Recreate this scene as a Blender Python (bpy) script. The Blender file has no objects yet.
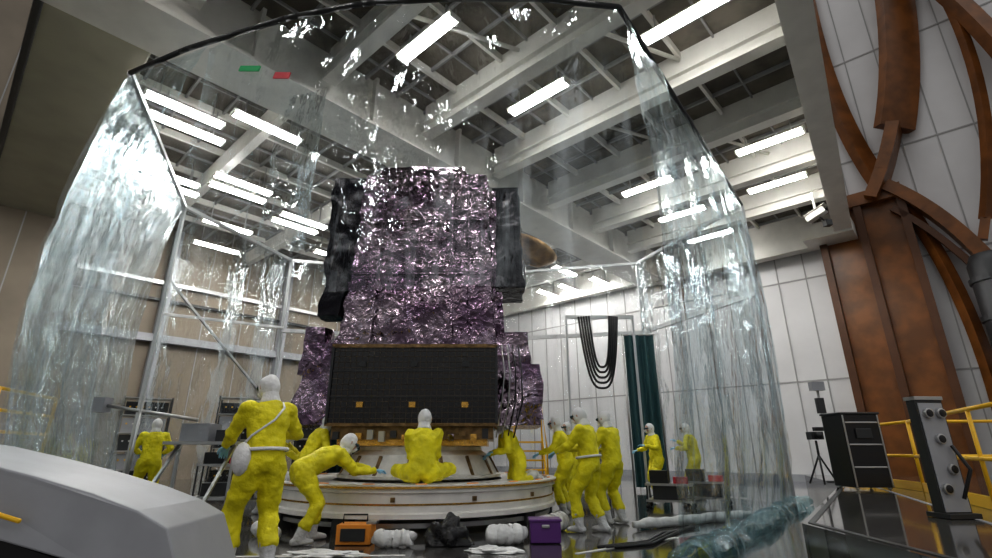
import bpy, bmesh, math, random
from mathutils import Vector, Matrix, noise
random.seed(4)
V=Vector
sc=bpy.context.scene
sc.view_settings.view_transform='Standard'
try: sc.view_settings.look='Medium High Contrast'
except Exception: pass

# ---------------------------------------------------------------- materials
def M(name,col,rough=.5,metal=0,bump=0,bscale=10,emit=0,var=0,vscale=3,col2=None,detail=4,coat=0):
    m=bpy.data.materials.new(name); m.use_nodes=True
    nt=m.node_tree; b=nt.nodes['Principled BSDF']
    b.inputs['Base Color'].default_value=(*col,1)
    b.inputs['Roughness'].default_value=rough
    b.inputs['Metallic'].default_value=metal
    if coat: b.inputs['Coat Weight'].default_value=coat
    tc=nt.nodes.new('ShaderNodeTexCoord')
    if var or col2:
        n=nt.nodes.new('ShaderNodeTexNoise'); n.inputs['Scale'].default_value=vscale; n.inputs['Detail'].default_value=detail
        nt.links.new(tc.outputs['Object'],n.inputs['Vector'])
        r=nt.nodes.new('ShaderNodeValToRGB')
        c2=col2 if col2 else tuple(c*(1-var) for c in col)
        r.color_ramp.elements[0].position=.38; r.color_ramp.elements[1].position=.62
        r.color_ramp.elements[0].color=(*c2,1); r.color_ramp.elements[1].color=(*col,1)
        nt.links.new(n.outputs['Fac'],r.inputs['Fac']); nt.links.new(r.outputs['Color'],b.inputs['Base Color'])
    if bump:
        n=nt.nodes.new('ShaderNodeTexNoise'); n.inputs['Scale'].default_value=bscale; n.inputs['Detail'].default_value=5
        nt.links.new(tc.outputs['Object'],n.inputs['Vector'])
        bp=nt.nodes.new('ShaderNodeBump'); bp.inputs['Strength'].default_value=bump; bp.inputs['Distance'].default_value=.05
        nt.links.new(n.outputs['Fac'],bp.inputs['Height']); nt.links.new(bp.outputs['Normal'],b.inputs['Normal'])
    if emit:
        b.inputs['Emission Color'].default_value=(*col,1); b.inputs['Emission Strength'].default_value=emit
    return m

white=M('white_paint',(.78,.78,.76),.45,var=.12,vscale=1.5)
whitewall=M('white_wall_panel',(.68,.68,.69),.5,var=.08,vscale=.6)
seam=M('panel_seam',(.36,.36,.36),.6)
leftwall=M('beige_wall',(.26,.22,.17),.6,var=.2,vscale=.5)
ceilm=M('ceiling_panel_grey',(.19,.17,.14),.5,var=.45,vscale=1.4)
ceilm2=M('ceiling_panel_left',(.20,.18,.155),.5,var=.35,vscale=1)  # brownish grey of the left-hand ceiling panels
beamw=M('white_steel',(.80,.785,.74),.4,var=.08,vscale=2)
olive=M('olive_concrete',(.36,.345,.27),.7,var=.12,vscale=.8)
brown=M('brown_steel',(.225,.082,.017),.35,var=.4,vscale=1.5)
brown2=M('dark_brown_steel',(.10,.036,.010),.45,var=.2,vscale=2)
tube_em=M('fluorescent_tube',(1.0,.985,.95),.4,emit=46)
black=M('black_plastic',(.012,.012,.014),.35)
darkm=M('dark_metal',(.05,.052,.055),.4,.4)
steel=M('steel',(.5,.5,.5),.3,.9)
alu=M('aluminium',(.62,.63,.64),.35,.7)
grey=M('grey_paint',(.36,.37,.40),.4,var=.1)
yel=M('safety_yellow',(.85,.50,.02),.4)
suit=M('coverall_yellow',(.90,.80,.012),.6,bump=.7,bscale=12,var=.25,vscale=5)
hoodm=M('hood_white',(.80,.80,.81),.7,bump=.4,bscale=25)
wrapm=M('white_wrap',(.78,.78,.78),.5,bump=.9,bscale=7,var=.2,vscale=5)
bootm=M('boot_cover_white',(.68,.68,.69),.7,bump=.5,bscale=25,var=.25,vscale=8)
glove=M('nitrile_glove',(.25,.52,.72),.45)
skin=M('skin',(.55,.33,.24),.5)
gogg=M('goggle_lens',(.05,.08,.1),.1)
gold=M('gold_kapton',(.72,.42,.10),.25,.8,bump=.4,bscale=18)
goldd=M('bronze_deck',(.28,.18,.08),.35,.6,bump=.3,bscale=12,var=.5,vscale=9)
orange=M('orange_tape',(.80,.30,.04),.5)
ringm=M('ring_white',(.86,.83,.80),.25,var=.10,vscale=4)
redt=M('red_tape',(.5,.03,.05),.5); greent=M('green_tape',(.02,.35,.12),.5)
purple=M('purple_plastic',(.12,.035,.20),.35)
blackbl=M('black_blanket',(.010,.009,.016),.2,.3,bump=.6,bscale=5)
tan=M('tan_blanket',(.60,.38,.18),.3,.5,bump=.6,bscale=8,var=.4,vscale=4)
teal=M('teal_curtain',(.03,.09,.10),.5)
cell=M('solar_cell',(.006,.007,.009),.2,coat=.5)
cellline=M('solar_bus',(.10,.08,.06),.4,.4)
conem=M('cone_white',(.76,.74,.71),.3,var=.25,vscale=4)
bagm=M('black_bag',(.012,.012,.014),.2,bump=1,bscale=9)

def foil():
    m=bpy.data.materials.new('purple_silver_foil'); m.use_nodes=True
    nt=m.node_tree; b=nt.nodes['Principled BSDF']; L=nt.links.new
    tc=nt.nodes.new('ShaderNodeTexCoord')
    n=nt.nodes.new('ShaderNodeTexNoise'); n.inputs['Scale'].default_value=1.3; n.inputs['Detail'].default_value=4
    L(tc.outputs['Object'],n.inputs['Vector'])
    r=nt.nodes.new('ShaderNodeValToRGB'); e=r.color_ramp.elements
    e[0].position=.38; e[0].color=(.15,.10,.15,1); e[1].position=.66; e[1].color=(.42,.345,.40,1)
    L(n.outputs['Fac'],r.inputs['Fac']); L(r.outputs['Color'],b.inputs['Base Color'])
    b.inputs['Metallic'].default_value=1; b.inputs['Roughness'].default_value=.12
    n2=nt.nodes.new('ShaderNodeTexNoise'); n2.inputs['Scale'].default_value=3; n2.inputs['Detail'].default_value=3
    L(tc.outputs['Object'],n2.inputs['Vector'])
    mx=nt.nodes.new('ShaderNodeVectorMath'); mx.operation='MULTIPLY_ADD'
    L(n2.outputs['Color'],mx.inputs[0]); mx.inputs[1].default_value=(.5,.5,.5); L(tc.outputs['Object'],mx.inputs[2])
    v=nt.nodes.new('ShaderNodeTexVoronoi'); v.inputs['Scale'].default_value=5.5; v.feature='F1'
    L(mx.outputs[0],v.inputs['Vector'])
    bp=nt.nodes.new('ShaderNodeBump'); bp.inputs['Strength'].default_value=.5; bp.inputs['Distance'].default_value=.07
    L(v.outputs['Distance'],bp.inputs['Height']); L(bp.outputs['Normal'],b.inputs['Normal'])
    return m
foilm=foil()

def film(name,base=.07,streak=.35,tint=(.96,.98,.985),fres=.5,zs=.12,bs=.6,bsc=3.5,det=3):
    m=bpy.data.materials.new(name); m.use_nodes=True
    nt=m.node_tree; L=nt.links.new
    for n in list(nt.nodes): nt.nodes.remove(n)
    out=nt.nodes.new('ShaderNodeOutputMaterial')
    tr=nt.nodes.new('ShaderNodeBsdfTransparent'); tr.inputs[0].default_value=(*tint,1)
    gl=nt.nodes.new('ShaderNodeBsdfGlossy'); gl.inputs['Roughness'].default_value=.06; gl.inputs[0].default_value=(.88,.96,1,1)
    tc=nt.nodes.new('ShaderNodeTexCoord')
    mp=nt.nodes.new('ShaderNodeMapping'); mp.inputs['Scale'].default_value=(1.6,1.6,zs)
    L(tc.outputs['Object'],mp.inputs[0])
    n=nt.nodes.new('ShaderNodeTexNoise'); n.inputs['Scale'].default_value=2.4; n.inputs['Detail'].default_value=5; n.inputs['Distortion'].default_value=.5
    L(mp.outputs[0],n.inputs['Vector'])
    rp=nt.nodes.new('ShaderNodeValToRGB'); e=rp.color_ramp.elements
    e[0].position=.5; e[0].color=(0,0,0,1); e[1].position=.70; e[1].color=(1,1,1,1)
    L(n.outputs['Fac'],rp.inputs['Fac'])
    n2=nt.nodes.new('ShaderNodeTexNoise'); n2.inputs['Scale'].default_value=bsc; n2.inputs['Detail'].default_value=det
    mp2=nt.nodes.new('ShaderNodeMapping'); mp2.inputs['Scale'].default_value=(1.3,1.3,.45); L(tc.outputs['Object'],mp2.inputs[0]); L(mp2.outputs[0],n2.inputs['Vector'])
    bp=nt.nodes.new('ShaderNodeBump'); bp.inputs['Strength'].default_value=bs; bp.inputs['Distance'].default_value=.08
    L(n2.outputs['Fac'],bp.inputs['Height']); L(bp.outputs['Normal'],gl.inputs['Normal'])
    lw=nt.nodes.new('ShaderNodeLayerWeight'); lw.inputs['Blend'].default_value=.22; L(bp.outputs['Normal'],lw.inputs['Normal'])
    m1=nt.nodes.new('ShaderNodeMath'); m1.operation='MULTIPLY_ADD'; L(lw.outputs['Fresnel'],m1.inputs[0]); m1.inputs[1].default_value=fres; m1.inputs[2].default_value=base
    m2=nt.nodes.new('ShaderNodeMath'); m2.operation='MULTIPLY_ADD'; L(rp.outputs['Color'],m2.inputs[0]); m2.inputs[1].default_value=streak; L(m1.outputs[0],m2.inputs[2]); m2.use_clamp=True
    s1=nt.nodes.new('ShaderNodeMixShader'); L(m2.outputs[0],s1.inputs[0]); L(tr.outputs[0],s1.inputs[1]); L(gl.outputs[0],s1.inputs[2])
    L(s1.outputs[0],out.inputs['Surface'])
    return m
filmW=film('clear_plastic_film',.11,.42,(.90,.955,.97),.55,.14,1.1,5,6)
filmX=film('clear_side_film',.20,.50,(.88,.95,.97),.55,.16,1.2,5,6)
filmV=film('clear_front_film',.035,.18,(.97,.98,.985))
filmR=film('clear_roof_film',.03,.08,(.96,.975,.98),.3,1)
filmB=film('bunched_plastic_film',.2,.4,(.62,.90,.94),.5,.3,.9,8,4)

def floor_mat():
    m=bpy.data.materials.new('polished_floor'); m.use_nodes=True
    nt=m.node_tree; b=nt.nodes['Principled BSDF']; L=nt.links.new
    tc=nt.nodes.new('ShaderNodeTexCoord'); mp=nt.nodes.new('ShaderNodeMapping'); mp.inputs['Rotation'].default_value=(0,0,math.radians(42.5))
    L(tc.outputs['Object'],mp.inputs[0])
    br=nt.nodes.new('ShaderNodeTexBrick'); br.inputs['Scale'].default_value=1; br.inputs['Brick Width'].default_value=1.2; br.inputs['Row Height'].default_value=1.2
    br.offset=0; br.inputs['Mortar Size'].default_value=.008
    br.inputs['Color1'].default_value=(.060,.057,.055,1); br.inputs['Color2'].default_value=(.09,.086,.08,1); br.inputs['Mortar'].default_value=(.015,.015,.015,1)
    L(mp.outputs[0],br.inputs['Vector']); 
    n=nt.nodes.new('ShaderNodeTexNoise'); n.inputs['Scale'].default_value=1.5; n.inputs['Detail'].default_value=6; L(tc.outputs['Object'],n.inputs['Vector'])
    r=nt.nodes.new('ShaderNodeMapRange'); r.inputs['To Min'].default_value=.04; r.inputs['To Max'].default_value=.2; L(n.outputs['Fac'],r.inputs['Value'])
    L(br.outputs['Color'],b.inputs['Base Color']); L(r.outputs[0],b.inputs['Roughness']); b.inputs['Coat Weight'].default_value=.7; b.inputs['Coat Roughness'].default_value=.06
    return m
floorm=floor_mat()

# ---------------------------------------------------------------- mesh builder
class MB:
    def __init__(s): s.v=[];s.f=[];s.m=[];s.sm=[];s.mats=[]
    def add(s,vs,fs,mat,smooth=False):
        o=len(s.v); s.v+= [V(a) for a in vs]
        if mat not in s.mats: s.mats.append(mat)
        k=s.mats.index(mat)
        for f in fs: s.f.append([o+i for i in f]); s.m.append(k); s.sm.append(smooth)
    def prism(s,pts,vec,mat):
        n=len(pts); vec=V(vec); a=[V(p) for p in pts]; b=[p+vec for p in a]
        s.add(a+b,[list(range(n)),list(range(2*n-1,n-1,-1))]+[[i,(i+1)%n,n+(i+1)%n,n+i] for i in range(n)],mat)
    def box(s,c,size,mat,rz=0,R=None):
        R=R or Matrix.Rotation(rz,3,'Z'); c=V(c); x,y,z=[q/2 for q in size]
        vs=[c+R@V((i*x,j*y,k*z)) for i in(-1,1) for j in(-1,1) for k in(-1,1)]
        s.add(vs,[[0,1,3,2],[4,6,7,5],[0,4,5,1],[2,3,7,6],[0,2,6,4],[1,5,7,3]],mat)
    def beam(s,p1,p2,w,h,mat,flange=0):
        p1=V(p1);p2=V(p2);d=(p2-p1); l=d.length; d.normalize()
        up=V((0,0,1)) if abs(d.z)<.95 else V((0,1,0))
        sd=d.cross(up).normalized(); u=sd.cross(d)
        R=Matrix((sd,d,u)).transposed()
        s.box((p1+p2)/2,(w,l,h),mat,R=R)
    def tube(s,pts,rad,mat,n=8,cap=True,smooth=True):
        pts=[V(p) for p in pts]
        if not isinstance(rad,(list,tuple)): rad=[rad]*len(pts)
        vs=[];fs=[];prev=None
        for i,p in enumerate(pts):
            t=(pts[min(i+1,len(pts)-1)]-pts[max(i-1,0)]).normalized()
            if prev is None:
                a=V((0,0,1)) if abs(t.z)<.9 else V((1,0,0)); nx=t.cross(a).normalized()
            else: nx=(prev-t*prev.dot(t)).normalized()
            prev=nx; ny=t.cross(nx)
            for k in range(n):
                an=2*math.pi*k/n; vs.append(p+(nx*math.cos(an)+ny*math.sin(an))*rad[i])
        for i in range(len(pts)-1):
            for k in range(n): a=i*n+k;b=i*n+(k+1)%n; fs.append([a,b,b+n,a+n])
        if cap: fs.append(list(range(n))[::-1]); fs.append([(len(pts)-1)*n+k for k in range(n)])
        s.add(vs,fs,mat,smooth)
    def loft(s,cs,rr,side,mat,n=16):
        cs=[V(c) for c in cs]; side=V(side).normalized(); vs=[];fs=[]
        for i,c in enumerate(cs):
            t=(cs[min(i+1,len(cs)-1)]-cs[max(i-1,0)]).normalized(); sd=(side-t*side.dot(t)).normalized(); o=t.cross(sd)
            for k in range(n):
                an=2*math.pi*k/n; vs.append(c+sd*math.cos(an)*rr[i][0]+o*math.sin(an)*rr[i][1])
        for i in range(len(cs)-1):
            for k in range(n): a=i*n+k;b=i*n+(k+1)%n; fs.append([a,b,b+n,a+n])
        fs.append(list(range(n))[::-1]); fs.append([(len(cs)-1)*n+k for k in range(n)])
        s.add(vs,fs,mat,True)
    def sphere(s,c,r,mat,R=None,nu=14,nv=9,cut=None):
        c=V(c); 
        if not isinstance(r,(tuple,list)): r=(r,r,r)
        R=R or Matrix.Identity(3); vs=[];fs=[];loc=[]
        for j in range(nv+1):
            ph=math.pi*j/nv
            for i in range(nu):
                th=2*math.pi*i/nu; q=V((math.sin(ph)*math.cos(th),math.sin(ph)*math.sin(th),math.cos(ph))); loc.append(q)
                vs.append(c+R@V((q.x*r[0],q.y*r[1],q.z*r[2])))
        for j in range(nv):
            for i in range(nu):
                f=[j*nu+i,(j+1)*nu+i,(j+1)*nu+(i+1)%nu,j*nu+(i+1)%nu]
                if cut and cut(sum((loc[k] for k in f),V())/4): continue
                fs.append(f)
        s.add(vs,fs,mat,True)
    def lathe(s,prof,c,mat,n=64,a0=0,a1=2*math.pi,smooth=False,closed=False):
        c=V(c); full=abs(a1-a0-2*math.pi)<1e-4; m=n if full else n+1; vs=[];fs=[]; k=len(prof)
        for i in range(m):
            a=a0+(a1-a0)*i/n
            for r,z in prof: vs.append(c+V((r*math.cos(a),r*math.sin(a),z)))
        for i in range(n):
            i2=(i+1)%m
            for j in range(k if closed else k-1): j2=(j+1)%k; fs.append([i*k+j,i2*k+j,i2*k+j2,i*k+j2])
        s.add(vs,fs,mat,smooth)
    def grid(s,fn,nu,nv,mat,smooth=True):
        vs=[fn(i/nu,j/nv) for i in range(nu+1) for j in range(nv+1)]
        s.add(vs,[[i*(nv+1)+j,(i+1)*(nv+1)+j,(i+1)*(nv+1)+j+1,i*(nv+1)+j+1] for i in range(nu) for j in range(nv)],mat,smooth)
    def build(s,name,parent=None,bevel=0,merge=True,origin=None):
        if origin is None:
            xs=[v.x for v in s.v];ys=[v.y for v in s.v];zs=[v.z for v in s.v]
            origin=V(((min(xs)+max(xs))/2,(min(ys)+max(ys))/2,min(zs)))
        me=bpy.data.meshes.new(name); me.from_pydata([v-origin for v in s.v],[],s.f)
        for m in s.mats: me.materials.append(m)
        me.polygons.foreach_set('material_index',s.m); me.polygons.foreach_set('use_smooth',s.sm)
        bm=bmesh.new(); bm.from_mesh(me)
        if merge: bmesh.ops.remove_doubles(bm,verts=bm.verts,dist=1e-5)
        bmesh.ops.recalc_face_normals(bm,faces=bm.faces); bm.to_mesh(me); bm.free(); me.update()
        o=bpy.data.objects.new(name,me); sc.collection.objects.link(o); o.location=origin
        if parent: o.parent=parent; o.location=origin-parent.location
        if bevel:
            b=o.modifiers.new('bevel','BEVEL'); b.width=bevel; b.segments=2; b.limit_method='ANGLE'
        return o

# ---------------------------------------------------------------- room frame (rotated bay)
AZ=math.radians(-42.5); ca,sa=math.cos(AZ),math.sin(AZ)
EP=V((ca,sa,0)); EQ=V((-sa,ca,0)); O0=V((8,23,0))
def P(p,q,z=0): return O0+EP*p+EQ*q+V((0,0,z))
def rbox(mb,p0,p1,q0,q1,z0,z1,mat):
    mb.box(P((p0+p1)/2,(q0+q1)/2,(z0+z1)/2),(abs(p1-p0),abs(q1-q0),abs(z1-z0)),mat,rz=AZ)

m=MB(); m.box((2,12,-.1),(70,60,.2),floorm); m.build('floor')
m=MB(); rbox(m,-14.3,26,0,.4,0,24,whitewall)
p=-14
while p<26: rbox(m,p-.02,p+.02,-.025,0.01,0,24,seam); p+=1.0
for z in(3.6,7.6,12,16.5): rbox(m,-14,26,-.02,.01,z-.03,z+.03,seam)
m.build('wall_back')
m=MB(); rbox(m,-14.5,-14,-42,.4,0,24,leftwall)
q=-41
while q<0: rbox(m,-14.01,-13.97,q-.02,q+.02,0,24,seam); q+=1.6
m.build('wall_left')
m=MB(); rbox(m,-14,26,-.12,-.03,0,.25,grey); m.build('baseboard_back')
m=MB(); rbox(m,-13.96,-13.85,-9.6,-5.4,0,4.2,darkm); rbox(m,-13.85,-13.8,-9.4,-5.6,0,4.0,grey)
for k in range(6): rbox(m,-13.8,-13.77,-9.4,-5.6,.6*k+.3,.6*k+.34,seam)
m.build('door_1')
m=MB()
for q in(-17,-12,-4): rbox(m,-13.95,-13.6,q-.15,q+.15,0,10,grey)
rbox(m,-13.95,-13.65,-20,-.2,5.2,5.5,grey); rbox(m,-13.95,-13.8,-20,-.2,7.6,7.75,steel); rbox(m,-13.95,-13.8,-20,-.2,6.9,7.0,darkm)
m.build('wall_pipes_and_columns')

# ceiling
m=MB()
m.prism([P(-14,-21,10.1),P(0,-21,10.1),P(0,-.15,10.1),P(-14,-.15,10.1)],(0,0,.2),ceilm2)
m.prism([P(0,-36,10.1),P(11.2,-36,10.1),P(7.5,-.15,10.1),P(0,-.15,10.1)],(0,0,.2),ceilm)
q=-35.
while q<0:
    e=7.5+(-q)*.1
    rbox(m,0.2,e,q-.03,q+.03,10.0,10.1,seam)
    if q>-21: rbox(m,-14,-.9,q-.03,q+.03,10.0,10.1,seam)
    q+=.95
for p in(1.6,3.2,4.8,6.4): rbox(m,p-.04,p+.04,-36,-.2,9.9,10.1,beamw)
for p in(.8,2.4,4.0,5.6,7.2): rbox(m,p-.02,p+.02,-36,-.2,10.02,10.1,seam)
for p in(-2,-4,-6,-8,-10,-12): rbox(m,p-.05,p+.05,-21,-.2,9.9,10.1,beamw)
for p in(-3,-5,-7,-9,-11): rbox(m,p-.02,p+.02,-21,-.2,10.02,10.1,seam)
m.build('ceiling')
m=MB(); rbox(m,-.75,.2,-38,-.1,8.75,10.15,beamw); rbox(m,-.95,.4,-38,-.1,8.68,8.76,beamw)
q=-37
while q<0: rbox(m,.2,.38,q-.04,q+.04,8.76,10.1,beamw); q+=2.9
m.build('ceiling_girder')
m=MB()
for q in(-26.7,-23.8,-20.9,-18,-15.1,-12.3,-9.5,-6.6,-3.8):
    e=7.5+(-q)*.1
    rbox(m,.4,e,q-.17,q+.17,9.12,9.2,beamw); rbox(m,.4,e,q-.05,q+.05,9.2,10.1,beamw); rbox(m,.4,e,q-.17,q+.17,9.45,9.52,beamw)
for q in(-18,-14,-10,-6,-2.5): rbox(m,-14,-.95,q-.12,q+.12,9.35,9.95,beamw)
for (pp,qq,dq) in((2.6,-17.8,2.6),(5.2,-15,2.6),(3.4,-12.2,2.6),(5.6,-9.3,2.6)):
    m.tube([P(pp,qq,9.85),P(pp+1.2,qq+dq,9.85)],.05,beamw)
m.build('ceiling_cross_beams')
m=MB()
A=P(11.0,-34,0);B=P(7.6,-.5,0)
up=V((0,0,1))
for z,w in((8.75,.55),(10.1,.55),(9.4,.2)): m.beam(A+up*z,B+up*z,w,.14,beamw)
m.beam(A+up*9.4,B+up*9.4,.1,1.3,beamw)
for i in range(24):
    c=A.lerp(B,i/24); m.beam(c+up*8.8,c+up*10.1,.45,.08,beamw)
m.beam(P(0,-.45,9.35),P(7.9,-.45,9.35),.5,1.5,beamw)
m.beam(P(-14,-.45,9.4),P(0,-.45,9.4),.4,1.2,beamw)
m.box(P(7.2,-1.0,8.9),(1.6,1.2,.6),beamw,rz=AZ)
m.build('ceiling_edge_girder')
m=MB(); rbox(m,-14,-.95,-22.9,-21,9.3,13,olive); rbox(m,-14,-.95,-22.95,-22.8,9.2,9.3,darkm); m.build('header_beam',bevel=.04)

def fixture(p,q,z,along):
    m=MB(); L=1.8; W=.26
    def bx(dx,dy,dz,sx,sy,sz,mat):
        if along=='p': m.box(P(p+dx,q+dy,z+dz),(sx,sy,sz),mat,rz=AZ)
        else: m.box(P(p+dy,q+dx,z+dz),(sy,sx,sz),mat,rz=AZ)
    bx(0,0,.045,L,W+.06,.03,beamw)
    for k in(-1,1):
        bx(0,k*.08,0,L-.1,.085,.06,tube_em)
        bx(k*(L/2-.02),0,0,.05,W,.1,beamw)
    for k in(-.6,.6): bx(k,0,(10.05-z)/2,.03,.03,10.0-z-.1,steel)
    m.build('fluorescent_light')
for p,q in((2.8,-17.1),(3.4,-14),(3.35,-8),(3.35,-5.2),(3.3,-2.4),(7.1,-8),(6.6,-5.3),(7.1,-13.9),(3.2,-22.4),(7.4,-19),(7.6,-24.5),(3.2,-27),(7.2,-29)):
    fixture(p,q,9.45,'p')
for p,q,z in((-3.9,-19.6,9.1),(-2.3,-18.2,9.1),(-7.7,-19,9.1),(-6.5,-17.3,9.1),(-3.1,-19.9,9.1),(-7.0,-19.2,9.1),(-5.8,-17.4,9.1),(-6.9,-14.8,9.1),(-7.6,-14.8,9.1),(-9.5,-16.5,9.1),(-9.3,-12.2,9.1),(-3,-3.8,9.1),(-5.8,-4.5,9.1),(-3.2,-7.6,9.1),(-5.8,-8,9.1),(-5.8,-1.4,9.1),(-2.6,-1.3,9.1),(-4.4,-1.4,9.1),(-11.5,-9.5,9.1),(-12,-16,9.1),(-12,-4,9.1)):
    fixture(p,q,z,'q')

# brown hangar-door structure on back wall
m=MB()
def wp(p,z,q=-.3): return P(p,q,z)
rbox(m,6.9,9.5,-.45,-.05,0,10,brown)
for p in(6.9,8.2,9.5): rbox(m,p-.12,p+.12,-.7,-.05,0,10.1,brown2)
rbox(m,6.8,9.6,-.75,-.05,9.8,10.3,brown)
def curve(pts,w,h,mat):
    for a,b in zip(pts[:-1],pts[1:]): 
        d=(b-a)*.02; m.beam(a-d,b+d,w,h,mat)
def bz(pts,n=16):
    out=[]
    for i in range(n+1):
        t=i/n; a,b,c=pts; out.append(a.lerp(b,t).lerp(b.lerp(c,t),t))
    return out
curve(bz([wp(8.7,9.9,-.5),wp(10.9,13.5,-.5),wp(11.3,21,-.5)]),1.25,.4,brown)
curve(bz([wp(8.3,20.5),wp(8.0,14),wp(9.2,10.1)]),.55,.4,brown)
curve(bz([wp(12.1,19.5,-.6),wp(13.1,13,-.6),wp(11.2,7.6,-.6)]),.25,.25,brown)
curve(bz([wp(9.2,10.3,-.6),wp(10.8,8.6,-.6),wp(11.6,5.4,-.6)]),.6,.4,brown)
curve(bz([wp(9.2,9.4,-.6),wp(10.6,7.8,-.6),wp(11.6,4.6,-.6)]),.2,.2,brown2)
curve(bz([wp(10.9,21,-.7),wp(13.0,17,-.7),wp(14.0,9,-.7)]),.6,.4,brown)
curve(bz([wp(9.6,9.5,-.35),wp(10.8,5,-.35),wp(10.2,0,-.35)]),.3,.3,brown)
m.build('steel_door_frame')
m=MB()
c=P(11.2,-1.2,0)
m.lathe([(0,3.0),(.5,3.05),(.62,3.3),(.62,6.6),(.5,6.9),(0,7.0)],c,darkm,24,smooth=True)
for z in(3.6,4.8,6.0): m.lathe([(.6,z),(.68,z),(.68,z+.15),(.6,z+.15)],c,darkm,24)
m.box(P(11.2,-.5,5),(.4,1.0,.3),brown2,rz=AZ)
m.box(P(11.2,-.5,3.5),(.4,1.0,.3),brown2,rz=AZ)
m.build('wall_mounted_tank')

# ---------------------------------------------------------------- plastic tent
Lc=V((-6.3,7.0,0));F1=V((-3.1,5.83,0));F2=V((-.67,5.5,0));R1=V((1.8,5.65,0));R2=V((6.5,11.9,0));R3=V((4.9,16.3,0));Bm=V((-1,17.6,0));L3=V((-7,16,0));L2=V((-8.3,12,0))
TH=7.2
tent=bpy.data.objects.new('clean_tent',None); sc.collection.objects.link(tent); tent.location=(0,11,0)
def resample(pts,n):
    d=[0]
    for a,b in zip(pts[:-1],pts[1:]): d.append(d[-1]+(b-a).length)
    out=[]
    for i in range(n+1):
        s=d[-1]*i/n
        for k in range(len(d)-1):
            if s<=d[k+1]+1e-6: break
        out.append(pts[k].lerp(pts[k+1],(s-d[k])/max(1e-6,d[k+1]-d[k])))
    return out,d[-1]
CC=V((-.8,11.2,0))
def curtain(name,pts,z0,z1,mat,amp=.05,fr=7,seed=0,res=.07,cr=.06,bul=0,edge=None):
    _,Ln=resample(pts,2); nu=int(Ln/res); base,_=resample(pts,nu)
    m=MB(); nv=int((z1-z0)/.12)
    def fn(a,b):
        i=min(nu,int(round(a*nu))); p=base[i]; t=(base[min(nu,i+1)]-base[max(0,i-1)]).normalized(); n=V((t.y,-t.x,0))
        s=a*Ln; z=z0+(z1-z0)*b
        w=noise.noise(V((s*.45,seed,z*.08)))*2+math.sin(s*fr+seed+2*noise.noise(V((s*.7,z*.12,seed))))
        o=amp*w*(.35+.65*(1-b))+cr*noise.noise(V((s*1.8,z*.6,seed+5)))+cr*.55*noise.noise(V((s*4.5,z*2.4,seed+8)))
        r=(p-CC); r.normalize()
        return p+n*o+r*bul*max(0,math.sin(math.pi*min(1,b)))**.8+V((0,0,z))
    m.grid(fn,nu,nv,mat)
    return m.build(name,parent=tent,merge=False)
curtain('side_curtain_right',[R1,R2],0.02,TH,filmX,.06,4.5,1,bul=.25)
curtain('side_curtain_left',[L2,Lc],0.02,TH,filmW,.07,4,2,bul=.45)
curtain('front_curtain_left',[Lc,V((-4.6,6.38,0))],0.02,TH,filmW,.06,4,3,bul=.45)
curtain('front_curtain',[V((-4.6,6.38,0)),F1,F2,R1],2.9,TH,filmV,.05,2.2,4)
curtain('front_strip_curtain',[V((-3.9,7.6,0)),V((-3.0,7.3,0))],4.1,TH,filmV,.06,6,8)
curtain('back_curtain_right',[R2,R3,Bm],0.02,TH,filmV,.08,4,6)
curtain('back_curtain_left',[Bm,L3,L2],0.02,TH,filmV,.08,4,7)
fr_,_=resample([Lc,F1,F2,R1,R2],80); bk_,_=resample([L2,L3,Bm,R3,R2],80)
m=MB()
def rf(a,b):
    i=int(round(a*80)); p=fr_[i].lerp(bk_[i],b); 
    return p+V((0,0,TH-.12*math.sin(math.pi*b)*abs(math.sin(a*9))+.05*noise.noise(V((p.x*1.2,p.y*1.2,0)))))
m.grid(rf,80,60,filmR); m.build('roof_film',parent=tent,merge=False)
m=MB(); bp_,Lr=resample([R1+V((.1,-.3,0)),R1+V((.15,0,0)),R2+V((.1,-.1,0))],140)
def gf(a,b):
    p=bp_[int(round(a*140))]; an=math.pi*b
    r=.15+.07*noise.noise(V((a*14,b*3,0)))
    return p+V((math.cos(an)*r*1.2,-math.cos(an)*r*.8,math.sin(an)*r*1.2+.01+.03*noise.noise(V((a*30,b*5,3)))))
m.grid(gf,140,14,filmB,True); m.build('gathered_plastic_hem',parent=tent,merge=False)
m=MB()
fine,_=resample([Lc,V((-5,6.45,0)),F1,V((-1.9,5.58,0)),F2,V((.6,5.5,0)),R1],40)
for a,b in zip(fine[:-1],fine[1:]): m.tube([a+up*(TH+.05),b+up*(TH+.05)],.045,darkm,6)
m.tube([R1+up*(TH+.05),R2+up*(TH+.05)],.045,darkm,6)
for a,b in((R2,R3),(R3,Bm),(Bm,L3),(L3,L2),(L2,Lc)): m.beam(a+up*(TH+.05),b+up*(TH+.05),.09,.09,alu)
for a in(R2,R3,Bm,L3,L2): m.beam(a,a+up*TH,.08,.08,alu)
m.beam(L3+up*4.9,L2+up*4.3,.07,.07,alu)
m.beam(Bm+up*4.8,R3+up*4.8,.1,.12,alu); m.beam(R3+up*4.8,R2+up*4.8,.1,.12,alu); m.beam(L3+up*4.8,Bm+up*4.8,.1,.12,alu)
m.beam(L2+up*5.2,L3+up*2.4,.06,.06,alu)
m.build('tent_frame',parent=tent)
m=MB()
m.box((-3.65,6.0,6.45),(.42,.02,.09),greent,R=Matrix.Rotation(-.35,3,'Z')@Matrix.Rotation(.3,3,'Y'))
m.box((-3.05,5.8,6.15),(.30,.02,.10),redt,R=Matrix.Rotation(-.35,3,'Z')@Matrix.Rotation(.3,3,'Y'))
m.build('marker_tapes',parent=tent)

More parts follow.
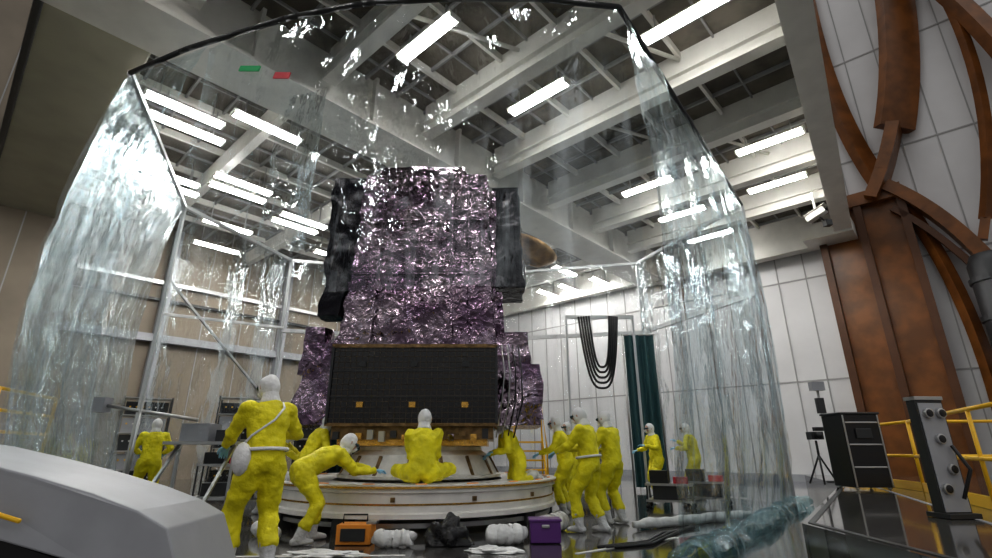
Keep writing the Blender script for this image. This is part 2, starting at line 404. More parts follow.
# ---------------------------------------------------------------- satellite
SX,SY=-1.4,9.9
m=MB()
def foilbox(cx,cy,z0,z1,w0,w1,d0,d1,mat=foilm,amp=.08,res=.06,sd=0,shear=0,smooth=True):
    off=V((sd*1.7,sd,sd*.6))
    def disp(p):
        q=V((p.x*.85,p.y,p.z*1.35))+off
        q=q+noise.noise_vector(q*1.1)*.4
        h=noise.voronoi(q*1.25)[0][0]*1.5+noise.voronoi(q*2.9+off)[0][0]*.75+noise.noise(q*9)*.06
        v=noise.noise_vector(p*.9+off)*amp*.4
        o=V((p.x-cx,p.y-cy,0)); 
        if o.length>1e-3: v+=o.normalized()*(h-.9)*amp*1.2
        return p+v
    def pt(sx,sy,t):
        return V((cx+sx*(w0+(w1-w0)*t)/2+shear*t,cy+sy*(d0+(d1-d0)*t)/2,z0+(z1-z0)*t))
    nv=max(2,int((z1-z0)/res)); nw=max(2,int(w0/res)); nd=max(2,int(d0/res))
    m.grid(lambda a,b:disp(pt(-1+2*a,-1,b)),nw,nv,mat,smooth)
    m.grid(lambda a,b:disp(pt(-1+2*a,1,b)),nw//2,nv//2,mat,smooth)
    m.grid(lambda a,b:disp(pt(-1,-1+2*a,b)),nd,nv,mat,smooth)
    m.grid(lambda a,b:disp(pt(1,-1+2*a,b)),nd,nv,mat,smooth)
    m.grid(lambda a,b:disp(pt(-1+2*a,-1+2*b,1)),nw,nd,mat,smooth)
    m.grid(lambda a,b:disp(pt(-1+2*a,-1+2*b,0)),nw,nd,mat,smooth)
foilbox(SX,SY,2.86,6.35,2.75,2.35,2.3,2.1,res=.045)
foilbox(SX-.1,SY,6.3,6.7,1.9,1.6,1.7,1.5,sd=3,amp=.06)
foilbox(SX-1.1,SY-.2,2.9,4.0,.75,.3,1.7,1.2,sd=5,shear=.25)
foilbox(SX+1.35,SY,2.95,4.0,.45,.3,1.5,1.2,sd=7)
foilbox(SX-1.85,SY-.1,1.5,3.0,.75,.6,1.5,1.2,sd=9,shear=.1)
foilbox(SX-2.0,SY-.4,2.4,3.3,.45,.3,.6,.5,sd=10)
foilbox(SX+1.8,SY-.1,1.5,3.2,.8,.55,1.5,1.2,sd=11,shear=-.1)
foilbox(SX+2.05,SY-.45,1.6,2.6,.35,.3,.6,.5,sd=12)
for z,w in((5.3,2.48),(4.2,2.6)): m.box((SX,SY-1.16,z),(w*.97,.04,.03),foilm)
for x in(-.75,.55,.85): m.beam((SX+x*1.1,SY-1.25,2.9),(SX+x,SY-1.14,6.3),.03,.03,foilm)
foilbox(SX-1.72,SY+.3,3.9,6.75,.75,.8,1.1,1.0,mat=blackbl,amp=.08,sd=20)
foilbox(SX-1.9,SY-.15,3.6,5.0,.4,.3,.5,.4,mat=blackbl,amp=.08,sd=21,shear=.2)
foilbox(SX+1.6,SY+.3,4.2,6.5,.7,.55,1.1,1.0,mat=blackbl,amp=.09,sd=22)
foilbox(SX+1.25,SY-.2,3.9,6.3,.3,.25,.6,.5,mat=foilm,amp=.05,sd=23)
fy=SY-1.28
for k in range(3): m.box((SX,fy+k*.07,2.15),(2.8,.045,1.28),cell)
fz=fy-.03
m.box((SX,fz,2.81),(2.86,.06,.06),goldd); m.box((SX,fz,1.5),(2.86,.06,.05),goldd)
for k in(-1,1): m.box((SX+k*1.41,fz,2.15),(.04,.06,1.3),darkm)
for i in range(1,14): m.box((SX,fz+.002,1.5+i*.094),(2.76,.012,.008),cellline)
for i in range(1,28): m.box((SX-1.4+i*.1,fz+.002,2.15),(.006,.012,1.26),cellline)
for x in(-.88,.0,.88):
    for z in(1.82,2.5): m.box((SX+x,fz-.012,z),(.11,.03,.09),gold if z<2 else darkm)
for z in(1.95,2.38): m.box((SX,fz-.008,z),(2.76,.02,.025),darkm)
m.box((SX,SY,1.38),(2.7,2.4,.22),goldd); m.box((SX,SY,1.22),(2.5,2.3,.1),gold)
for i in range(14):
    x=SX-1.25+i*.19; m.box((x,SY-1.22,1.33+.03*math.sin(i*3)),(.1,.1,.12+.05*math.sin(i*5)),random.choice([gold,darkm,goldd,steel,foilm]))
m.lathe([(1.0,1.2),(1.12,1.16),(1.12,1.1),(1.25,1.02),(1.42,.72),(1.48,.70),(1.48,.655)],(SX,SY,0),conem,64,smooth=False)
for i in range(16):
    a=2*math.pi*i/16; m.beam((SX+1.27*math.cos(a),SY+1.27*math.sin(a),1.0),(SX+1.43*math.cos(a),SY+1.43*math.sin(a),.7),.05,.05,goldd)
m.tube([(SX+1.2,SY+1,5.3),(SX+2.2,SY+1.4,5.4)],.07,goldd)
Rd=Matrix.Rotation(.5,3,'Y')
vs0=len(m.v)
m.lathe([(.1,0),(.35,.08),(.55,.3),(.6,.42),(.56,.42),(.35,.14),(.1,.06)],(0,0,0),tan,28,smooth=True,closed=True)
for i in range(vs0,len(m.v)): m.v[i]=Rd@m.v[i]+V((SX+2.15,SY+1.4,5.4))
for k in range(4):
    x=SX+1.5+.1*k; m.tube([(x,SY-.95,2.9),(x+.05,SY-1.0,2.4),(x+.02*k,SY-1.0,1.9),(x-.1,SY-.9,1.3)],.014,random.choice([gold,black,steel]),6)
m.build('satellite',merge=False)

# ring stand
m=MB(); C=(SX,9.8,0); Rr=2.45
m.lathe([(1.5,.62),(Rr,.62),(Rr,.55),(Rr-.04,.53),(Rr-.04,.30),(Rr,.28),(Rr,.22),(1.5,.22)],C,ringm,96,closed=True)
m.lathe([(Rr-.1,.62),(Rr-.1,.65),(Rr+.03,.65),(Rr+.03,.60)],C,ringm,96)
m.lathe([(Rr+.032,.60),(Rr+.032,.63)],C,gold,96)
m.lathe([(Rr-.035,.385),(Rr-.03,.41)],C,gold,96)
for i in range(40):
    a=2*math.pi*i/40
    if i%2: m.box((C[0]+(Rr-.1)*math.cos(a),C[1]+(Rr-.1)*math.sin(a),.655),(.16,.05,.012),orange,rz=a+1.57)
    if i%3==0: m.box((C[0]+(Rr-.03)*math.cos(a),C[1]+(Rr-.03)*math.sin(a),.46),(.03,.06,.06),goldd,rz=a)
    if i%4==0:
        m.box((C[0]+(Rr-.15)*math.cos(a),C[1]+(Rr-.15)*math.sin(a),.11),(.18,.25,.22),darkm,rz=a)
m.lathe([(1.7,.1),(Rr-.1,.1),(Rr-.1,.16),(1.7,.16)],C,steel,64,closed=True)
m.build('circular_work_stand',merge=False)

# ---------------------------------------------------------------- people
def ik(a,c,l1,l2,pole):
    a=V(a);c=V(c);d=c-a;L=d.length
    if L>(l1+l2)*.995: c=a+d*((l1+l2)*.995/L); d=c-a;L=d.length
    dn=d/L; x=(l1*l1-l2*l2+L*L)/(2*L); h=math.sqrt(max(0,l1*l1-x*x)); pole=V(pole); pp=pole-dn*pole.dot(dn)
    if pp.length<1e-4: pp=V((0,0,-1))
    return a+dn*x+pp.normalized()*h,c
def bake(o):
    dg=bpy.context.evaluated_depsgraph_get(); dg.update(); ev=o.evaluated_get(dg)
    me=bpy.data.meshes.new_from_object(ev); o.modifiers.clear(); o.data=me
clouds=bpy.data.textures.new('fold_noise','CLOUDS'); clouds.noise_scale=.11; clouds.noise_depth=2
def organic(o,vox,it=6,disp=0):
    r=o.modifiers.new('r','REMESH'); r.mode='VOXEL'; r.voxel_size=vox; r.use_smooth_shade=True
    s=o.modifiers.new('s','SMOOTH'); s.iterations=it; s.factor=.5
    if disp:
        d=o.modifiers.new('d','DISPLACE'); d.texture=clouds; d.strength=disp; d.mid_level=.45; d.texture_coords='LOCAL'
    bake(o)
def hand_template(mirror):
    m=MB(); k=-1 if mirror else 1
    m.loft([(0,-.03,0),(0,0,0),(0.0,.04,-.002),(0,.08,-.004),(0,.10,-.006)],[(.026,.022),(.03,.02),(.042,.018),(.044,.016),(.036,.012)],(1,0,0),glove,12)
    for x,l in((-.032,.8),(-.011,.95),(.011,1.0),(.032,.92)):
        l*=.08
        pts=[V((k*-x*.9,.085,-.004)),V((k*-x,.095+l*.3,-.008)),V((k*-x*1.05,.095+l*.68,-.022-.01)),V((k*-x*1.05,.095+l*.85,-.05))]
        m.tube(pts,[.0105,.010,.009,.0075],glove,8); m.sphere(pts[-1],.0078,glove,nu=8,nv=5)
    pts=[V((k*.025,.02,-.004)),V((k*.05,.045,-.012)),V((k*.062,.075,-.024)),V((k*.058,.098,-.036))]
    m.tube(pts,[.014,.0125,.0105,.0085],glove,8); m.sphere(pts[-1],.0088,glove,nu=8,nv=5)
    o=m.build('hand_tmp',merge=False,origin=V((0,0,0))); organic(o,.0045,3)
    me=o.data; bpy.data.objects.remove(o); 
    for p in me.polygons: p.use_smooth=True
    return me
HM={'L':hand_template(False),'R':hand_template(True)}

def person(x,y,h,z=0,pz=.93,lean=4,roll=0,hl=(-.22,.3,1.05),hr=(.22,.3,1.05),fl=(-.13,.06,.07),fr=(.13,-.05,.07),kp=(0,1,.1),ks=.25,toe=(0,1,0),hp=0,yaw=0,off=(0,0),belt=False,pouch=False,scale=1.0,ep=None):
    E=bpy.data.objects.new('cleanroom_worker',None); sc.collection.objects.link(E); E.location=(x,y,z); E.rotation_euler=(0,0,math.radians(h)); E.scale=(scale,)*3
    la=math.radians(lean); ra=math.radians(roll)
    d=V((math.sin(ra),math.sin(la)*math.cos(ra),math.cos(la)*math.cos(ra))).normalized()
    side=(V((1,0,0))-d*d.x).normalized(); fwd=d.cross(side)*-1
    if fwd.dot(V((0,1,-.2)))<0: fwd=-fwd
    Pv=V((off[0],off[1],pz))
    m=MB()
    cs=[Pv-d*.12,Pv-d*.04,Pv+d*.06,Pv+d*.2-fwd*.01,Pv+d*.34-fwd*.015,Pv+d*.44-fwd*.01,Pv+d*.50,Pv+d*.55+fwd*.01]
    m.loft(cs,[(.13,.11),(.18,.15),(.185,.15),(.172,.135),(.19,.145),(.185,.125),(.12,.095),(.07,.07)],side,suit,18)
    SL=Pv+d*.455-side*.185; SR=Pv+d*.455+side*.185
    arms=[]
    for S,H,sg in((SL,hl,-1),(SR,hr,1)):
        el,w=ik(S,H,.29,.26,ep or (sg*.7,-.2,-.8))
        m.tube([S,S.lerp(el,.5),el,el.lerp(w,.5),w],[.082,.072,.062,.055,.043],suit,12)
        for c,r in((S,.085),(el,.064),(w,.043)): m.sphere(c,r,suit,nu=12,nv=8)
        arms.append((el,w,sg))
    hipL=Pv-d*.03-side*.095-V((0,0,.02)); hipR=Pv-d*.03+side*.095-V((0,0,.02))
    boots=MB()
    toes=toe if isinstance(toe,list) else [toe,toe]
    for Hh,F,t,sg in((hipL,fl,toes[0],-1),(hipR,fr,toes[1],1)):
        kn,an=ik(Hh,F,.44,.43,V(kp)+V((sg*ks,0,0)))
        m.tube([Hh,Hh.lerp(kn,.5),kn,kn.lerp(an,.45),kn.lerp(an,.72)],[.125,.112,.088,.086,.082],suit,14)
        for c,r in((Hh,.125),(kn,.09)): m.sphere(c,r,suit,nu=12,nv=8)
        t=V(t).normalized(); sh=(an-kn).normalized()
        boots.tube([kn.lerp(an,.55),kn.lerp(an,.8),an],[.084,.070,.058],bootm,12)
        boots.sphere(an,.058,bootm)
        dn=V((0,0,-1)) if abs(t.z)<.6 else sh
        sole=an+dn*.025
        s2=t.cross(dn).normalized()
        boots.loft([sole-t*.09,sole-t*.05,sole+t*.05-dn*.005,sole+t*.13+dn*.003,sole+t*.18+dn*.01,sole+t*.2+dn*.012],[(.025,.025),(.045,.044),(.047,.048),(.052,.036),(.04,.028),(.015,.012)],s2,bootm,12)
    o=m.build('coverall',parent=None,merge=False,origin=V((0,0,0))); organic(o,.02,2,.05); o.parent=E
    o=boots.build('boot_covers',merge=False,origin=V((0,0,0))); organic(o,.014,3,.014); o.parent=E
    for (el,w,sg) in arms:
        fd=(w-el).normalized(); zz=V((0,0,1)); zz=(zz-fd*zz.dot(fd))
        if zz.length<.2: zz=V((sg,0,0))-fd*fd.x*sg
        zz.normalize(); xx=fd.cross(zz); R=Matrix((xx,fd,zz)).transposed().to_4x4()
        ho=bpy.data.objects.new('hand_left' if sg<0 else 'hand_right',HM['R' if sg<0 else 'L']); sc.collection.objects.link(ho)
        ho.parent=E; ho.matrix_local=Matrix.Translation(w+fd*.02)@R
    base=Pv+d*.55
    Rh=Matrix.Rotation(math.radians(yaw),3,'Z')@Matrix.Rotation(math.radians(-lean*.75-hp),3,'X')
    upv=Rh@V((0,0,1)); fv=Rh@V((0,1,0)); sv=Rh@V((1,0,0))
    hc=base+upv*.13+fv*.025
    m=MB()
    m.sphere(hc,(.086,.105,.122),skin,R=Rh,nu=20,nv=14)
    m.loft([base-d*.03,base+d*.04,hc-upv*.06],[(.06,.06),(.055,.058),(.06,.065)],side,skin,12)
    m.tube([hc+fv*.098+upv*.01,hc+fv*.126-upv*.03,hc+fv*.104-upv*.038],[.01,.016,.012],skin,8)
    for k in(-1,1):
        m.sphere(hc+fv*.094+sv*k*.032+upv*.012,(.014,.008,.009),hoodm,R=Rh,nu=8,nv=6); m.sphere(hc+fv*.101+sv*k*.032+upv*.012,.005,black,nu=8,nv=6)
        m.sphere(hc+sv*k*.088-fv*.005,(.01,.02,.032),skin,R=Rh,nu=8,nv=6)
    m.loft([hc+fv*.08-upv*.085,hc+fv*.112-upv*.055,hc+fv*.12-upv*.035,hc+fv*.108-upv*.015],[(.03,.02),(.05,.025),(.052,.025),(.03,.015)],sv,hoodm,12)
    m.tube([hc+fv*.06-sv*.082+upv*.018,hc+fv*.108-sv*.05+upv*.018,hc+fv*.122+upv*.012,hc+fv*.108+sv*.05+upv*.018,hc+fv*.06+sv*.082+upv*.018],[.012,.022,.02,.022,.012],gogg,8)
    m.build('head',merge=False,origin=V((0,0,0))).parent=E
    m=MB()
    m.sphere(hc-fv*.008,(.098,.115,.133),hoodm,R=Rh,nu=26,nv=18,cut=lambda q:(q.y>.62 and abs(q.z)<.62))
    m.loft([base-d*.045,base+d*.0,base+d*.05,hc-upv*.05-fv*.02],[(.125,.105),(.092,.087),(.078,.08),(.088,.093)],side,hoodm,18)
    o=m.build('hood',merge=False,origin=V((0,0,0))); o.parent=E
    s=o.modifiers.new('sub','SUBSURF'); s.levels=s.render_levels=1
    dd=o.modifiers.new('d','DISPLACE'); dd.texture=clouds; dd.strength=.022; dd.texture_coords='LOCAL'
    if belt:
        m=MB(); ring=[Pv+d*.08+side*math.cos(a)*.205+fwd*math.sin(a)*.175 for a in [2*math.pi*i/24 for i in range(25)]]
        m.tube(ring,.018,hoodm,6); 
        if pouch:
            c=Pv+d*.0-side*.2+fwd*.0; m.sphere(c,(.075,.13,.15),hoodm,nu=14,nv=10)
            m.tube([c+d*.13,Pv+d*.2-side*.17-fwd*.1,Pv+d*.34-fwd*.175+side*.0,Pv+d*.46-fwd*.15+side*.09,Pv+d*.53+side*.13],.011,hoodm,6)
        m.build('tool_belt',merge=False,origin=V((0,0,0))).parent=E
    return E
person(-2.36,5.4,44,pz=.95,lean=5,hl=(-.2,.47,1.08),hr=(.27,.38,1.2),belt=True,pouch=True,fl=(-.16,.1,.07),fr=(.13,-.08,.07),hp=8,yaw=10,scale=1.07)
person(-2.4,7.0,-55,pz=.86,lean=66,hl=(-.05,.78,.86),hr=(.22,.75,.84),fl=(-.15,.12,.07),fr=(.17,-.14,.07),hp=-25,off=(0,-.12),ep=(.2,-.3,-.8))
sit=dict(pz=.17,fl=(.06,.34,.07),fr=(-.06,.42,.09),kp=(0,.35,.25),ks=1.6,toe=[(1,.3,0),(-1,.3,0)])
person(-1.06,7.66,4,z=.655,lean=12,hl=(-.16,.42,.42),hr=(.16,.42,.42),hp=4,ep=(0,-.2,-1),scale=1.08,**sit)
kn=dict(pz=.3,fl=(-.14,-.28,.07),fr=(.14,-.28,.07),kp=(0,1,-.3),toe=(0,-.75,-.45))
person(.38,9.3,100,z=.655,lean=30,hl=(-.15,.42,.42),hr=(.2,.45,.38),hp=0,**kn)
person(-3.15,8.85,-60,z=.655,lean=26,hl=(-.15,.45,.45),hr=(.2,.45,.42),hp=0,**kn)
person(-4.3,10.1,-85,pz=.88,lean=40,hl=(-.15,.65,.9),hr=(.2,.65,.9),off=(0,-.1))
person(1.38,7.85,58,pz=.93,lean=7,hl=(-.15,.46,1.08),hr=(.2,.42,1.12),hp=12,belt=True,fl=(-.14,.14,.07),fr=(.13,-.12,.07))
person(1.9,8.7,46,pz=.93,lean=5,hl=(-.2,.35,1.15),hr=(.24,.36,1.1),hp=10)
person(1.3,9.9,80,pz=.92,lean=14,hl=(-.18,.45,1.05),hr=(.2,.45,1.05))
person(3.9,12.9,100,lean=8,hl=(-.2,.35,1.2),hr=(.24,.36,1.1))
person(4.75,12.7,60,lean=10,hl=(-.2,.35,1.15),hr=(.3,.4,1.3))
person(-7.1,10.9,30,lean=6)
person(1.75,12.4,120,lean=6)

# ---------------------------------------------------------------- floor clutter near stand
m=MB(); m.box((-1.75,6.95,.12),(.42,.3,.22),orange); m.box((-1.75,6.78,.12),(.3,.02,.14),darkm); m.box((-1.55,6.95,.245),(.12,.2,.03),steel)
m.tube([(-1.92,6.95,.23),(-1.92,6.95,.33),(-1.62,6.95,.33),(-1.62,6.95,.23)],.012,black,6); m.build('orange_tool_box',bevel=.01)
m=MB(); m.box((.62,7.05,.13),(.38,.28,.24),purple); m.box((.62,7.05,.265),(.41,.31,.03),purple); m.box((.62,6.9,.2),(.1,.02,.04),steel); m.build('purple_storage_bin',bevel=.012)
def rumple(name,c,r,mat,sd,amp=.5,sm=False):
    m=MB()
    def f(a,b):
        th=2*math.pi*a; ph=math.pi/2*b; q=V((math.cos(th)*math.sin(ph),math.sin(th)*math.sin(ph),math.cos(ph)))
        k=1+amp*noise.noise(q*2+V((sd,0,0)))+amp*.3*noise.noise(q*5+V((sd,0,0)))
        return V(c)+V((q.x*r[0]*k,q.y*r[1]*k,q.z*r[2]*k))
    m.grid(f,48,24,mat,sm); return m.build(name,merge=False)
rumple('black_equipment_bag',(-.58,6.85,.01),(.27,.18,.28),bagm,1,.5,True)
def roll(name,a,b,r,mat,sd):
    m=MB(); a=V(a);b=V(b); pts=[a.lerp(b,i/24)+V((0,.06*noise.noise(V((i*.3,sd,0))),.03*noise.noise(V((i*.5,sd,9))))) for i in range(25)]
    m.tube(pts,[r*(1+.3*noise.noise(V((i*.5,sd,2))))*(1 if 1<i<23 else .7) for i in range(25)],mat,14); m.build(name,merge=False)
roll('wrapped_padding_roll',(-1.45,6.68,.1),(-1.0,6.72,.1),.09,wrapm,1)
roll('wrapped_padding_roll',(-.12,6.8,.12),(.35,6.95,.12),.11,wrapm,2)
roll('wrapped_padding_roll',(-3.3,7.6,.1),(-2.75,6.95,.1),.09,wrapm,3)
roll('wrapped_padding_roll',(.6,7.6,.12),(1.0,8.1,.12),.12,wrapm,4)
roll('wrapped_padding_roll',(2.0,8.0,.08),(4.3,9.3,.08),.07,wrapm,5)
rumple('folded_plastic_sheet',(-.02,6.4,.005),(.26,.13,.05),wrapm,7,.6,True)
rumple('folded_plastic_sheet',(-1.9,6.2,.005),(.4,.15,.05),wrapm,9,.6,True)
m=MB()
for k in range(3):
    m.tube([(1.2+k*.1,6.6,.02),(1.9,7.0-k*.1,.02),(2.3+k*.1,7.7,.02),(3.0,8.2+k*.1,.02)],.018,black,6)
m.build('floor_cables')
m=MB()
for a,b in(((.9,6.3,.004),(2.4,7.4,.004)),((-3.6,6.1,.004),(-1,6.2,.004)),((3.0,8.6,.004),(4.8,10,.004))): m.beam(a,b,.05,.006,white)
m.build('floor_marking_tape')

def rack(name,x,y,w,d,h,rz,sd):
    random.seed(sd); m=MB(); R=Matrix.Rotation(rz,3,'Z'); c=V((x,y,0))
    for i in(-1,1):
        for j in(-1,1): m.box(c+R@V((i*w/2,j*d/2,h/2)),(.05,.05,h),darkm,R=R)
    n=5 if h>1.2 else 3
    for k in range(n+1): m.box(c+R@V((0,0,.08+k*(h-.12)/n)),(w,d,.03),steel,R=R)
    for k in range(n):
        z=.1+k*(h-.12)/n; hh=(h/n)*random.uniform(.6,.9)
        m.box(c+R@V((0,0,z+hh/2)),(w*.88,d*.8,hh),random.choice([black,darkm,grey]),R=R)
        for q in range(6): m.box(c+R@V((-w*.35+q*w*.13,-d*.42,z+hh*.6)),(.04,.02,.04),random.choice([steel,yel,white]),R=R)
    m.build(name,merge=False)
rack('equipment_rack',-5.0,14.4,.9,.7,2.3,.3,1); rack('equipment_rack',-3.7,14.8,.9,.7,2.0,.2,2)
rack('equipment_rack',2.7,14.9,.9,.7,1.5,-.3,3)
rack('equipment_rack',-6.3,13.7,.8,.6,1.7,.4,5); rack('equipment_rack',-10.5,15.5,1.2,.8,2.6,.6,6); rack('equipment_rack',-8.6,17.5,1.4,.8,2.8,.4,7)
def cart(name,x,y,w,d,h,rz):
    m=MB(); R=Matrix.Rotation(rz,3,'Z'); c=V((x,y,0))
    for z in(.15,h): m.box(c+R@V((0,0,z)),(w,d,.04),steel,R=R)
    for i in(-1,1):
        for j in(-1,1): m.box(c+R@V((i*(w/2-.03),j*(d/2-.03),h/2+.03)),(.03,.03,h-.06),darkm,R=R); m.sphere(c+R@V((i*(w/2-.03),j*(d/2-.03),.05)),.05,black,nu=8,nv=6)
    m.box(c+R@V((-w*.2,0,h+.14)),(w*.4,d*.6,.24),black,R=R); m.box(c+R@V((w*.25,0,h+.08)),(w*.3,d*.5,.12),redt,R=R); m.box(c+R@V((0,0,.3)),(w*.7,d*.7,.26),darkm,R=R)
    m.build(name)
cart('tool_cart',3.5,10.9,.9,.5,.45,-.4); cart('tool_cart',4.5,11.6,.9,.5,.45,-.5); cart('tool_cart',-6.0,11.8,1.0,.6,.8,.3)
m=MB()
m.grid(lambda a,b:V((-5.4+a*1.6,15.3+.08*math.sin(a*30),.1+b*4.3)),60,4,teal); m.tube([(-5.5,15.3,4.45),(-3.7,15.3,4.45)],.03,steel); 
for x in(-5.5,-3.7): m.tube([(x,15.3,0),(x,15.3,4.45)],.03,steel)
m.build('privacy_curtain',merge=False)
m=MB()
m.grid(lambda a,b:V((4.0+a*.9,15.4+.06*math.sin(a*24),.1+b*4.4)),50,4,teal)
for x in(3.95,4.95): m.tube([(x,15.4,0),(x,15.4,4.55)],.03,steel)
m.tube([(3.95,15.4,4.52),(4.95,15.4,4.52)],.03,steel)
m.build('privacy_curtain',merge=False)
m=MB()
for i in range(6): m.box((.85,12.7+i*.22,.2+i*.22),(.7,.24,.04),yel)
for x in(.48,1.22):
    m.beam((x,12.6,.05),(x,14.0,1.45),.04,.12,yel); m.tube([(x,12.6,.1),(x,12.6,1.1),(x,14.0,2.4),(x,14.0,0)],.022,yel,8)
m.build('yellow_stair_platform')
m=MB()
m.beam((2.0,13.9,4.7),(3.9,13.9,4.7),.08,.1,alu)
for x in(2.0,3.9): m.beam((x,13.9,0),(x,13.9,4.75),.06,.06,alu)
for k in range(5):
    x0=2.35+k*.07; x1=3.45-k*.06; zb=2.7+k*.14
    pts=[]
    for i in range(21):
        t=i/20; xx=x0+(x1-x0)*t; pts.append(V((xx,13.85-k*.02,zb+(4.7-zb)*abs(2*t-1)**3.2)))
    m.tube(pts,.032,black,8)
m.build('hanging_black_hoses')
m=MB(); m.tube([(-6.2,9.0,.03),(-6.2,9.0,2.0)],.03,steel); 
for a in range(3): m.tube([(-6.2,9,.4),(-6.2+.4*math.cos(a*2.1),9+.4*math.sin(a*2.1),.02)],.02,steel)
m.tube([(-6.9,9.0,1.85),(-5.2,9.05,1.6)],.03,steel); m.box((-6.9,9,1.85),(.2,.2,.25),grey); m.build('boom_stand')
m=MB()
for x in(-5.6,-4.6): m.beam((x,8.3,0),(x-.1,9.5,1.2),.05,.05,steel); m.beam((x-.1,9.5,0),(x-.1,9.5,1.2),.05,.05,steel)
m.box((-5.15,9.4,1.22),(1.3,.5,.05),steel); m.box((-5.3,9.4,1.4),(.5,.4,.3),grey); m.box((-4.8,9.4,1.34),(.3,.3,.2),darkm); m.beam((-5.7,9.5,.3),(-4.7,9.5,.3),.05,.05,steel)
m.build('steel_work_bench')

# ---------------------------------------------------------------- right raised floor, rails, equipment
m=MB(); m.prism([(2.9,2.0,0),(3.1,5.6,0),(7.4,11.6,0),(9.2,16.0,0),(13.5,14.5,0),(10,2,0)],(0,0,.4),floorm)
for a,b in(((3.0,2.0,.403),(3.2,5.6,.403)),((3.2,5.6,.403),(7.4,11.45,.403))): m.beam(a,b,.06,.008,darkm)
m.beam((4.2,4.0,.403),(8.2,12.0,.403),.05,.006,grey)
m.build('raised_floor')
m=MB(); pl=[V((8.7,13.6,.4)),V((7.6,9.6,.4)),V((6.55,7.6,.4)),V((5.6,5.7,.4)),V((4.6,3.9,.4))]
for a,b in zip(pl[:-1],pl[1:]):
    for h in(.6,1.2): m.tube([a+up*h,b+up*h],.028,yel,8)
    m.beam(a+up*.08,b+up*.08,.03,.15,yel)
for a in pl: m.tube([a,a+up*1.2],.03,yel,8)
for a,b in zip(pl[:-1],pl[1:]): c=(a+b)/2; m.tube([c,c+up*1.2],.025,yel,8)
a=pl[1]; b=V((9.6,9.4,.4))
for h in(.6,1.2): m.tube([a+up*h,b+up*h],.028,yel,8)
m.tube([b,b+up*1.2],.03,yel,8)
m.build('yellow_guard_rail')
m=MB(); m.box((6.95,10.2,1.1),(.72,.6,1.3),black); m.box((6.95,10.2,1.77),(.76,.64,.04),darkm)
for z in(.8,1.2,1.6): m.box((6.95,9.89,z),(.62,.02,.03),steel)
for x in(6.62,7.28): m.box((x,9.9,1.1),(.03,.03,1.28),steel)
m.box((6.95,9.88,1.4),(.3,.02,.18),darkm)
for x in(6.65,7.25):
    for y in(9.95,10.45): m.sphere((x,y,.44),.04,steel,nu=8,nv=6)
m.build('black_equipment_case',bevel=.01)
m=MB(); c=V((5.0,6.0,.4)); R=Matrix.Rotation(.1,3,'Z')
m.box(c+V((0,0,.64)),(.34,.12,1.22),darkm,R=R); m.box(c+R@V((0,-.065,.64)),(.3,.01,1.15),grey,R=R); m.box(c+V((0,0,1.27)),(.36,.15,.04),steel,R=R); m.box(c+V((0,0,.03)),(.38,.28,.05),darkm,R=R)
for z,x in((1.1,-.07),(1.1,.09),(.82,0),(.5,.05),(.3,-.08)):
    q=c+R@V((x,-.07,z)); m.tube([q,q+R@V((0,-.04,0))],.055,steel,14); m.tube([q+R@V((0,-.04,0)),q+R@V((0,-.045,0))],.043,black,14)
m.tube([c+R@V((.1,-.1,.75)),c+R@V((.14,-.2,.5)),c+R@V((.05,-.12,.2))],.02,black,8)
m.build('pressure_gauge_cabinet',bevel=.006)
m=MB(); c=V((7.0,11.5,.4))
for a in range(3): m.tube([c+up*.6,c+V((.3*math.cos(a*2.1),.3*math.sin(a*2.1),.02))],.02,black)
m.tube([c+up*.5,c+up*.9],.025,black); m.box(c+up*1.0,(.26,.2,.16),darkm); m.tube([c+V((0,-.1,1.0)),c+V((-.03,-.24,1.0))],.06,black,12); m.box(c+V((.1,0,1.14)),(.18,.12,.08),black)
m.build('camera_on_tripod')
m=MB(); c=V((7.7,12.2,.4)); m.tube([c,c+up*2.1],.03,steel); m.box(c+up*2.15,(.3,.15,.2),grey); m.box(c+up*1.7,(.15,.12,.35),darkm); m.tube([c,c+up*.04],.2,darkm,16); m.build('sensor_post')
m=MB(); c=P(7.4,-4.6,8.3); m.tube([c+up*.8,c+up*.1],.04,beamw); Rc=Matrix.Rotation(.6,3,'Z')@Matrix.Rotation(-.3,3,'X')
m.box(c,(.24,.6,.22),beamw,R=Rc); m.box(c+Rc@V((0,-.03,.13)),(.3,.72,.03),beamw,R=Rc); m.tube([c+Rc@V((0,-.3,0)),c+Rc@V((0,-.34,0))],.08,black,14); m.box(c+V((.3,0,-.3)),(.2,.2,.2),darkm); m.tube([c,c+V((.3,0,-.3))],.03,darkm)
m.build('security_camera',bevel=.015)

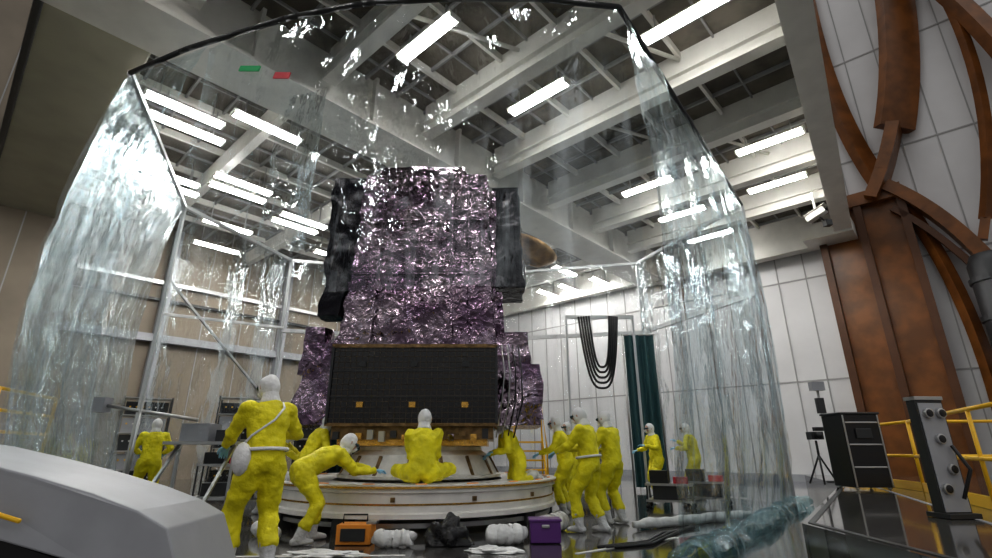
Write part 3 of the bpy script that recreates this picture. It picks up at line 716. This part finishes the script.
# ---------------------------------------------------------------- left foreground console & rail
m=MB()
m.prism([(-3.6,2.75,1.2),(-3.2,2.8,1.14),(-2.85,2.85,1.06),(-2.5,2.9,.97),(-2.2,2.95,.88),(-1.95,2.98,.79),(-1.78,3.0,.70),(-1.62,3.0,.36),(-2.1,2.95,.52),(-2.7,2.85,.70),(-3.6,2.75,.9)],(-.15,.9,-.02),grey)
m.prism([(-3.6,2.8,.9),(-2.7,2.9,.70),(-2.1,3.0,.52),(-1.66,3.05,.36),(-1.66,3.05,0),(-3.6,2.8,0)],(-.1,.75,0),black)
m.box((-2.62,2.83,.80),(.35,.02,.025),yel,R=Matrix.Rotation(.1,3,'Z')@Matrix.Rotation(.28,3,'Y'))
m.build('equipment_console',bevel=.012)
m=MB(); m.prism([(-13,6.2,0),(-7.6,6.4,0),(-9.0,10.8,0),(-14.5,13,0)],(0,0,1.0),olive); m.build('side_platform')
m=MB(); pl=[V((-7.8,6.6,1)),V((-8.4,8.6,1)),V((-9.1,10.6,1))]
for a,b in zip(pl[:-1],pl[1:]):
    for h in(.4,.75,1.1): m.tube([a+up*h,b+up*h],.028,yel,8)
for a in pl: m.tube([a,a+up*1.1],.03,yel,8)
m.build('yellow_guard_rail')

# ---------------------------------------------------------------- world, camera
w=bpy.data.worlds.new('world'); sc.world=w; w.use_nodes=True
nt=w.node_tree; bg=nt.nodes['Background']
tc=nt.nodes.new('ShaderNodeTexCoord'); sp=nt.nodes.new('ShaderNodeSeparateXYZ'); rr=nt.nodes.new('ShaderNodeMapRange')
nt.links.new(tc.outputs['Generated'],sp.inputs[0]); nt.links.new(sp.outputs['Z'],rr.inputs['Value'])
rr.inputs['From Min'].default_value=0; rr.inputs['From Max'].default_value=.8; rr.inputs['To Min'].default_value=.15; rr.inputs['To Max'].default_value=1.1
bg.inputs[0].default_value=(.92,.91,.90,1); nt.links.new(rr.outputs[0],bg.inputs[1])
cd=bpy.data.cameras.new('camera'); co=bpy.data.objects.new('camera',cd); sc.collection.objects.link(co)
cd.lens=18.145; cd.sensor_width=36; cd.clip_end=200
co.location=(0,0,1.1); co.rotation_euler=(math.radians(90+18.9),0,0); sc.camera=co
print('look',sc.view_settings.look)
